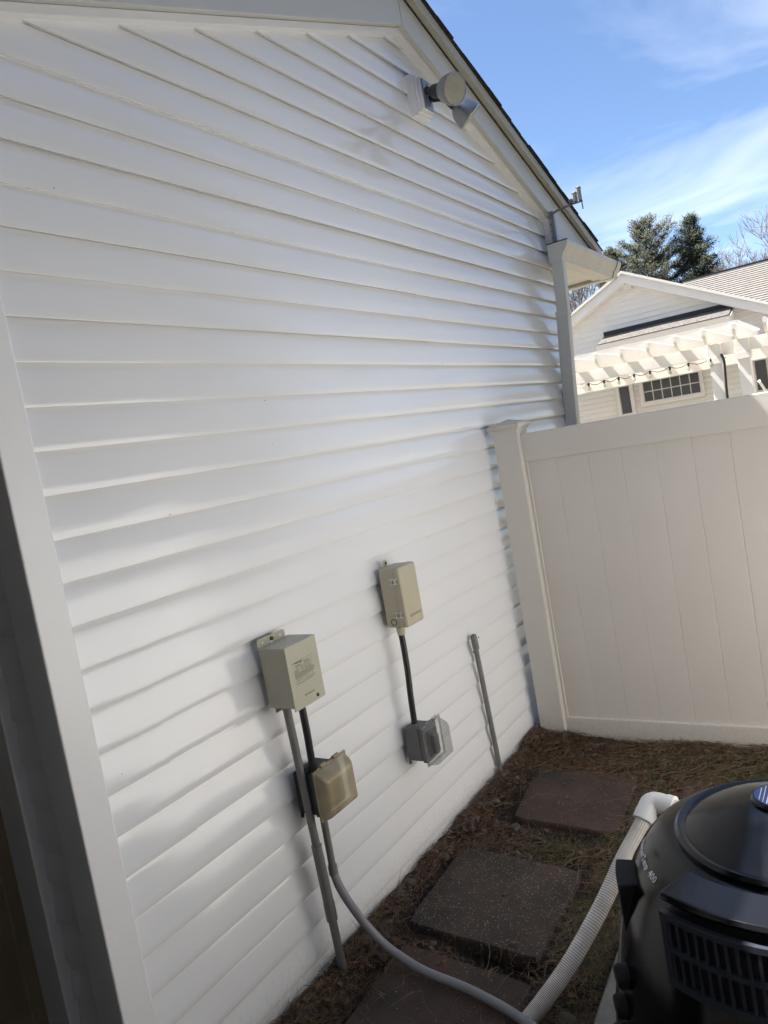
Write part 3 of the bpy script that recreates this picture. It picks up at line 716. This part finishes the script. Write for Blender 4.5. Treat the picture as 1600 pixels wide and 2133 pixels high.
tag(needles(13000, (.95, 3.32, -1.3, -.012), dn, .05, .14, .0011, 'needle', 'pine_needles'), 'brown fallen pine needles covering the soil by the wall', 'pine needles')
rn_ = random.Random(77); cv_ = []; cf_ = []
for _ in range(1500):
    x = rn_.uniform(1.0, 3.3); y = -.015-rn_.random()**1.5*1.2
    if on_paver(x, y) and rn_.random() < .93: continue
    a = rn_.uniform(0, 6.3); l_ = rn_.uniform(.006, .017); w_ = l_*rn_.uniform(.3, .7); z = surf(x, y)+.003; t_ = rn_.uniform(-.5, .5); i0 = len(cv_)
    u = Vector((cos(a), sin(a), t_)).normalized()*l_; v = Vector((-sin(a), cos(a), rn_.uniform(-.4, .4))).normalized()*w_; c = Vector((x, y-.01, z+abs(t_)*l_))
    n_ = u.cross(v).normalized()*.0016
    ring_ = [c+u, c+v*.8+u*.2, c-u*.9+v*.3, c-v*.9-u*.1]
    cv_ += [tuple(p+n_) for p in ring_]+[tuple(p-n_) for p in ring_]; cf_ += [(i0, i0+1, i0+2, i0+3), (i0+7, i0+6, i0+5, i0+4)]+[(i0+k, i0+4+k, i0+4+(k+1) % 4, i0+(k+1) % 4) for k in range(4)]
b = MB(); b.v = cv_; b.f = cf_; tag(b.build('bark_chips', 'needle'), 'brown bark chips and leaf bits scattered on the soil', 'bark chips', kind='stuff')
def dm(x, y):
    if on_paver(x, y): return 0
    v = .5+.9*noise.noise(Vector((x*3.1, y*3.1, 5)))
    v *= max(0, min(1, (-y-.28)/.2)) if x < 2.95 else max(0, min(1, (-y-.35)/.3))
    return max(0, v)
tag(needles(24000, (1.6, 3.32, -1.5, -.2), dm, .008, .03, .0011, 'blade', 'moss', .014), 'patchy green brown moss between the pavers and fence', 'moss')
def tuft(x, y, n, L_, mt, label, sd):
    rn = random.Random(sd); vs = []; fs = []
    for k in range(n):
        a = rn.uniform(pi, 2*pi) if rn.random() < .7 else rn.uniform(0, 2*pi); el_ = rn.uniform(.35, 1.4); Lk = L_*rn.uniform(.5, 1.1); i0 = len(vs); w = .0012
        p = Vector((x+rn.uniform(-.015, .015), y+rn.uniform(-.012, .004), soil_z(x, y)))
        for s_ in range(5):
            e = el_-.45*s_/4*2; d = Vector((cos(a)*cos(e), sin(a)*cos(e), sin(e))); sd_ = Vector((-sin(a), cos(a), 0))*w*(1-s_/4.5)
            q = p.copy(); q.y = min(q.y, -.008)
            vs += [tuple(q+sd_), tuple(q-sd_)]; p = p+d*Lk/4
        fs += [(i0+2*j, i0+2*j+2, i0+2*j+3, i0+2*j+1) for j in range(4)]
    b = MB(); b.v = vs; b.f = fs
    return tag(b.build('grass_tuft', mt), label, 'grass tuft')
tuft(1.93, -.03, 26, .11, 'dry', 'dry grass tuft against the siding beside the speckled paver', 1)
tuft(1.70, -.035, 22, .12, 'needle', 'brown grass tuft beside the curved conduit near the wall', 2)
tuft(1.45, -.10, 26, .13, 'blade', 'long green brown grass blades beside the reddish paver', 3)
tuft(1.36, -.05, 30, .11, 'needle', 'thick brown grass tuft at the wall foot below the transformer', 4)
tuft(3.33, -.42, 12, .07, 'dry', 'dry grass wisps at the foot of the white fence', 5)

# ================================================================== NEIGHBOUR HOUSE
NX = 17.; NY, NZ, NS = 2.483, 4.424, .507
def nz_(y): return NZ-NS*abs(y-NY)
G = thing('neighbour_house', 'white-sided neighbouring house with gable, skirt roof and gridded window', 'house', (NX, NY, 0))
YL, YR = 7.4, -2.6
MB().prism([(0, YL, 0), (0, YL, nz_(YL)-.15), (0, NY, NZ-.15), (0, YR, nz_(YR)-.15), (0, YR, 0)], (NX+.02, 0, 0), (8, 0, 0)).build('wall_core', 'neigh', G)
k = 0; z = .2
while z < NZ-.25:
    hw = min((NZ-.2-z)/NS, 9); ht = min((NZ-.2-z-.115)/NS, 9)
    if ht > .05:
        a, b_, c, d = min(NY+hw, YL), max(NY-hw, YR), max(NY-ht, YR), min(NY+ht, YL)
        MB().add([(NX+.014, a, z-.006), (NX-.012, a, z+.0), (NX-.012, b_, z), (NX+.014, b_, z-.006), (NX+.016, c, z+.115), (NX+.016, d, z+.115)],
                 [(0, 1, 2, 3), (1, 5, 4, 2)]).build('siding_board', 'neigh', G)
    z += .115
for s_, ye in ((1, YL+.35), (-1, YR-.35)):
    MB().prism([(0, NY, NZ), (0, ye, nz_(ye)), (0, ye, nz_(ye)-.2), (0, NY, NZ-.2)], (NX-.28, 0, 0), (.05, 0, 0)).build('rake_board', 'neigh_trim', G)
    MB().prism([(0, NY, NZ-.19), (0, ye, nz_(ye)-.19), (0, ye, nz_(ye)-.21), (0, NY, NZ-.21)], (NX-.23, 0, 0), (.25, 0, 0)).build('rake_soffit', 'neigh_trim', G)
    MB().prism([(0, NY, NZ+.04), (0, ye, nz_(ye)+.04), (0, ye, nz_(ye)), (0, NY, NZ)], (NX-.33, 0, 0), (9, 0, 0)).build('roof', 'shingle', G)
    MB().prism([(0, NY, NZ+.045), (0, ye, nz_(ye)+.045), (0, ye, nz_(ye)-.01), (0, NY, NZ-.01)], (NX-.36, 0, 0), (.028, 0, 0)).build('drip_edge', 'neigh_trim', G)
# main roof behind, facing us, in shingle courses
MR = MB().prism([(20.9, 0, 4.50), (13.9+4.2, 0, 3.1), (13.9+4.2, 0, 3.0), (20.9, 0, 4.4)], (0, 2.02, 0), (0, -14, 0)).build('main_roof', 'shingle', G)
nrow = 22
for i in range(nrow):
    x = 18.1+(20.9-18.1)*i/nrow; z = 3.1+1.4*i/nrow; x2 = x+2.8/nrow*1.25; z2 = z+1.4/nrow*1.25-.004
    MB().prism([(x, 0, z+.004), (x2, 0, z2+.004), (x2, 0, z2+.012), (x, 0, z+.034)], (0, 2.0+random.uniform(0, .02), 0), (0, -9, 0)).build('shingle_course', 'shingle', MR)
MB().box(20.8, 21.05, -12, 2.03, 4.49, 4.535).build('ridge_cap', 'flash_shadow', MR)
# skirt roof over the window
SK = MB().prism([(NX, 0, 3.22), (16.3, 0, 3.01), (16.3, 0, 2.97), (NX, 0, 3.1)], (0, 3.10, 0), (0, -2.60, 0)).build('skirt_roof', 'shingle', G)
for i in range(6):
    x = 16.28+.11*i; z = 3.012+.033*i
    # courses cut into separate shingles
    y = 3.11
    while y > .52:
        w = random.uniform(.14, .3); y2 = max(y-w, .49)
        MB().prism([(x, 0, z), (x+.14, 0, z+.043), (x+.14, 0, z+.05), (x, 0, z+.02)], (0, y, 0), (0, -(y-y2)+.006, 0)).build('shingle', 'shingle', SK)
        y = y2
MB().box(NX-.03, NX-.012, .47, 3.13, 3.205, 3.32).build('flashing', 'flash_shadow', SK)
MB().box(16.25, 16.29, .47, 3.13, 2.83, 3.0).build('skirt_fascia', 'skirt', SK)
MB().box(16.29, NX, .47, 3.13, 2.83, 2.85).build('skirt_soffit', 'neigh_trim', SK)
MB().prism([(16.3, 0, 2.85), (NX, 0, 2.85), (NX, 0, 3.2), (16.3, 0, 3.0)], (0, .47, 0), (0, .02, 0)).build('skirt_end', 'neigh_trim', SK)
def window(y0, y1, z0, z1, nc, nr, parent):
    w = MB().box(NX-.02, NX-.012, y0, y1, z0, z1).build('window', 'neigh_trim', parent)
    for (a, b_, c, d) in ((y0-.08, y1+.08, z1, z1+.09), (y0-.08, y1+.08, z0-.1, z0), (y0-.08, y0, z0, z1), (y1, y1+.08, z0, z1)):
        MB().box(NX-.055, NX-.008, a, b_, c, d).build('casing', 'neigh_trim', w)
    dy_ = (y1-y0)/nc; dz_ = (z1-z0)/nr
    for i in range(nc):
        for j in range(nr):
            MB().box(NX-.026, NX-.021, y0+i*dy_+.011, y0+(i+1)*dy_-.011, z0+j*dz_+.011, z0+(j+1)*dz_-.011).build('pane', 'glass', w)
window(1.30, 2.46, 1.63, 2.065, 6, 2, G)
window(2.75, 2.98, 1.45, 2.06, 1, 1, G)
window(.02, .24, 1.45, 2.06, 1, 1, G)
fx = MB().box(NX-.05, NX-.005, 2.38, 2.57, 4.09, 4.20).build('gable_light', 'neigh_trim', G, bevel=.005)
MB().box(NX-.12, NX-.05, 2.36, 2.59, 4.18, 4.205).build('light_hood', 'neigh_trim', fx)
MB().box(NX-.05, NX-.0, -.42, -.36, 0, 3.0).build('downspout', 'neigh_trim', G)
# ------------------------------------------------------------------ pergola
BX = 13.5
PG = thing('pergola', 'cream painted pergola with notched rafters in front of the neighbouring house', 'pergola', (BX+1.4, 1.5, 0))
MB().box(BX, BX+.045, .52, 7.0, 2.15, 2.345).build('beam', 'pergola', PG, bevel=.004)
MB().box(BX+.03, BX+.075, -3, .37, 2.15, 2.345).build('beam', 'pergola', PG, bevel=.004)
MB().box(BX+.16, BX+.205, -3, 7, 2.15, 2.345).build('beam', 'pergola', PG, bevel=.004)
MB().box(BX+2.6, BX+2.65, -3, 7, 2.05, 2.30).build('beam', 'pergola', PG, bevel=.004)
y = .52+.44*14
while y > -3:
    # rafter with a scooped tail
    pts = [(BX+2.9, 2.349), (BX-.05, 2.349)]
    for i in range(9):
        t = i/8*pi/2; pts.append((BX-.10-.30*sin(t), 2.349+.115*(1-cos(t))))
    pts += [(BX-.42, 2.50), (BX-.42, 2.585), (BX+2.9, 2.585)]
    MB().prism([(a, 0, c) for a, c in pts], (0, y, 0), (0, -.045, 0)).build('rafter', 'pergola', PG)
    y -= .44
for i in range(17):
    x = BX-.40+i*.19
    MB().box(x, x+.038, -.02, 7.0, 2.588, 2.63).build('slat', 'pergola', PG)
for (py, pz) in ((.345, 2.15), (-.08, 2.15), (-1.9, 2.15), (4.6, 2.15)):
    p = MB().box(BX-.02, BX+.165, py, py+.185, 0, pz-.12).build('post', 'pergola', PG, bevel=.006)
    MB().box(BX-.035, BX+.18, py-.015, py+.20, pz-.02, pz+.20).build('post_block', 'pergola', p, bevel=.005)
    MB().prism([(0, py-.03, 2.13), (0, py+.215, 2.13), (0, py+.195, 2.03), (0, py-.01, 2.03)], (BX-.045, 0, 0), (.235, 0, 0)).build('capital', 'pergola', p)
SG = thing('string_lights', 'black-socketed string lights hanging along the pergola beam', 'string lights', (BX-.03, 1.6, 2.15))
spts = []; ks = [2.9, 2.56, 2.28, 2.02, 1.75, 1.48, 1.15, .85, .5, .2]
for a, c in zip(ks[:-1], ks[1:]):
    for i in range(5):
        t = i/5; spts.append((BX-.03, a+(c-a)*t, 2.135-.055*sin(pi*t)))
MB().tube(spts, .006, 6).build('cable', 'whip', SG)
for a in ks[1:-1]:
    MB().lathe([(.016, 0), (.02, -.02), (.02, -.05), (.016, -.055)], 10, Matrix.Translation((BX-.03, a, 2.13))).build('socket', 'whip', SG)
    MB().lathe([(.012, -.055), (.024, -.075), (.028, -.1), (.02, -.125), (.004, -.135)], 10, Matrix.Translation((BX-.03, a, 2.13))).build('bulb', 'clear_cover', SG, smooth=True)
gh = MB().tube(smooth_path([(BX-.05, .33, 2.17), (BX-.05, .30, 2.05), (BX-.05, .31, 1.8), (BX-.05, .325, 1.4), (BX-.05, .33, .2)]), .02, 8).build('drain_hose', 'whip', smooth=True)
tag(gh, 'dark hose running down the corner of the pergola post', 'hose')
# white patio chair past the pergola post
PC = thing('patio_chair', 'white high-backed patio chair partly hidden beyond the fence', 'chair', (12.4, -.75, 0))
bk = MB()
bk.tube(smooth_path([(12.5, -.42, .3), (12.5, -.42, 1.5), (12.48, -.47, 1.72), (12.47, -.7, 1.80), (12.48, -.95, 1.72), (12.5, -1.0, 1.5), (12.5, -1.0, .3)]), .022, 8); bk.build('back_frame', 'pergola', PC, smooth=True)
for i in range(5): MB().box(12.49, 12.505, -.53-i*.1, -.50-i*.1, .5, 1.74).build('back_slat', 'pergola', PC)
MB().box(12.0, 12.5, -1.0, -.42, .45, .49).build('seat', 'pergola', PC)
for y in (-.42, -1.0):
    MB().tube([(12.5, y, 1.25), (12.15, y+.12, 1.62)], .02, 8).build('arm', 'pergola', PC)
    for x in (12.03, 12.46): MB().box(x, x+.04, y-.02, y+.02, 0, .45).build('leg', 'pergola', PC)
# brown roofed house far behind
BH = thing('far_house', 'dark brown far house whose chimney shows between the eave and gable', 'house', (42, 10.5, 0))
MB().box(40.5, 46, 7.6, 16, 0, 4.4).build('wall', 'brownroof', BH)
fr = MB().prism([(39.8, 0, 4.3), (46.6, 0, 4.3), (43.2, 0, 6.2)], (0, 7.2, 0), (0, 9, 0)).build('roof', 'brownroof', BH)
for i in range(5): MB().box(40.0, 41.0, 8.25, 9.25, 5.0+i*.68, 5.66+i*.68).build('chimney_course', 'brownroof', fr)
# ================================================================== TREES
def branch_tree(name, label, base, h, spread, sd, mt, lean=0, depth=5, group=None, r0=.24):
    rn = random.Random(sd); t = thing(name, label, 'tree', base, group); tr = MB(); br = MB()
    def grow(p, d, L_, r, lv):
        pts = [p]; rs_ = [r]; q = p.copy(); n = 3
        for i in range(n):
            d2 = (d+Vector((rn.uniform(-.18, .18), rn.uniform(-.18, .18), rn.uniform(-.02, .16)))).normalized(); q = q+d2*L_/n; d = d2
            pts.append(q.copy()); rs_.append(r*(1-.42*(i+1)/n))
        (tr if lv == 0 else br).tube(pts, rs_, 6 if lv < 2 else 3, cap=False)
        if lv >= depth: return
        k = 3 if lv < depth-1 else 4
        for i in range(k):
            j = rn.choice((2, 3, 3)) if lv else 3
            ax = Vector((rn.uniform(-1, 1), rn.uniform(-1, 1), rn.uniform(-.3, .5))).normalized()
            nd_ = (d + ax*spread*rn.uniform(.6, 1.2)).normalized(); nd_.z = max(nd_.z, -.1)
            grow(pts[j].copy(), nd_, L_*rn.uniform(.58, .8), max(.016, rs_[j]*rn.uniform(.55, .75)), lv+1)
        if lv: grow(pts[-1].copy(), d, L_*.7, rs_[-1]*.85, lv+1)
    grow(Vector(base), Vector((lean*.1, lean*.3, 1)).normalized(), h*.36, r0, 0)
    tr.build('trunk', mt, t); br.build('branches', mt, t)
    return t
branch_tree('bare_tree', 'bare grey tree rising behind the gutter corner', (78, 17.9, 0), 18.3, .75, 2, 'bark_grey')
branch_tree('bare_tree', 'bare twiggy tree beside the darker pine, behind the far roof', (80, 14.6, 0), 15.6, .7, 5, 'bark_grey')
branch_tree('bare_tree', 'bare tree seen under the soffit beside the downspout', (58, 16.6, 0), 12.0, .8, 8, 'bark')
branch_tree('bare_tree', 'bare spreading tree above the long shingled roof', (62, 1.5, 0), 13.5, .9, 12, 'bark_grey')
branch_tree('bare_tree', 'slender bare tree next to the smaller pine', (84, 8.2, 0), 15.8, .7, 15, 'bark_grey')
branch_tree('bare_tree', 'low bare tree between smaller pine and spreading tree', (82, 5.0, 0), 14.2, .8, 19, 'bark_grey')
def pine(base, h, crown0, rad, sd, mt, label, fl=1.0):
    rn = random.Random(sd); t = thing('pine_tree', label, 'tree', base, 'pines behind the neighbouring house'); B = Vector(base)
    MB().tube([B, B+Vector((.1, .1, h*.5)), B+Vector((.0, -.1, h*.8)), B+Vector((0, 0, h*.97))], [.32, .22, .11, .03], 8).build('trunk', 'bark', t)
    br = MB(); vs = []; fs = []
    def clump(c, d, s_, n):
        for _ in range(n):
            v = (d*rn.uniform(.1, 1.2)+Vector((rn.gauss(0, .6), rn.gauss(0, .6), rn.gauss(.35, .45)))).normalized()
            p = c+Vector((rn.gauss(0, s_*.42), rn.gauss(0, s_*.42), rn.gauss(0, s_*.26))); w = v.orthogonal().normalized()*s_*.07
            i = len(vs); e = p+v*s_*rn.uniform(.35, .75); vs.extend([tuple(p-w), tuple(p+w), tuple(e)]); fs.append((i, i+1, i+2))
    z = crown0
    while z < h*.985:
        f = (z-crown0)/(h-crown0); n = rn.choice((4, 5, 6)); R0 = rad*(1-f)**.55*(.55+.45*min(1, f*3.2+.35))
        a0 = rn.uniform(0, 6)
        for i in range(n):
            a = a0+2*pi*i/n+rn.uniform(-.35, .35); R_ = R0*rn.choice((.45, .7, .9, 1.05, 1.2))*rn.uniform(.85, 1.1)
            p0 = B+Vector((0, 0, z)); rise = rn.uniform(.05, .35)+.5*f
            pts = [p0+Vector((cos(a)*R_*u, sin(a)*R_*u, R_*rise*u**1.5)) for u in (0, .35, .7, 1)]
            br.tube(pts, [.06*(1-f)+.015, .045*(1-f)+.012, .03, .012], 4, cap=False)
            m_ = max(4, int(R_*5.0))
            for j in range(m_):
                u = .28+.74*(j+rn.random())/m_
                c = pts[0].lerp(pts[3], u); c.z = p0.z+R_*rise*u**1.5
                side = Vector((-sin(a), cos(a), 0))*rn.uniform(-.5, .5)*R_*.33*(1.25-u)
                clump(c+side, Vector((cos(a), sin(a), .4)).normalized(), .5*fl, 34)
        z += (h-crown0)*rn.uniform(.035, .062)
    clump(B+Vector((0, 0, h)), Vector((0, 0, 1)), .35, 40)
    br.build('branches', 'bark', t)
    b = MB(); b.v = vs; b.f = fs; b.build('crown', mt, t)
def sky_block_tree(x, y, h, r, sd):  # unseen hedge tree, added to cut the sky light reaching the gable
    rn = random.Random(sd); t = thing('sky_block_tree', 'unseen tall evergreen added to block sky light from the wall', 'tree', (x, y, 0), 'added sky-blocking hedge')
    MB().tube([(x, y, -.1), (x, y, h*.8)], [.09, .03], 8).build('trunk', 'bark', t); vs = []; fs = []
    for _ in range(3200):
        f = rn.random(); a = rn.uniform(0, 2*pi); R_ = r*(1-f)**.55*rn.uniform(.55, 1.08); p = Vector((x+cos(a)*R_, y+sin(a)*R_, .15+f*h))
        v = Vector((cos(a), sin(a), rn.uniform(.2, 1.6))).normalized(); w = Vector((-sin(a), cos(a), rn.uniform(-.6, .6)))*.07; i = len(vs)
        vs += [tuple(p-w), tuple(p+w), tuple(p+v*.26)]; fs.append((i, i+1, i+2))
    b = MB(); b.v = vs; b.f = fs; b.build('crown', 'pine', t)
for i in range(12): sky_block_tree(-2.6+i*1.0, -5.6-.2*(i % 3), 7.6+.6*((i*7) % 4)/3, .85, 100+i)
pine((70, 13.05, 0), 17.6, 7.6, 4.4, 4, 'pine', 'large dense pine behind the neighbouring gable')
pine((70.5, 9.25, 0), 16.7, 7.6, 2.5, 9, 'pine2', 'smaller darker pine beside the large dense pine')
pine((66, 15.1, 0), 15.2, 8.4, 2.0, 21, 'pine', 'short olive pine beside the gutter corner')
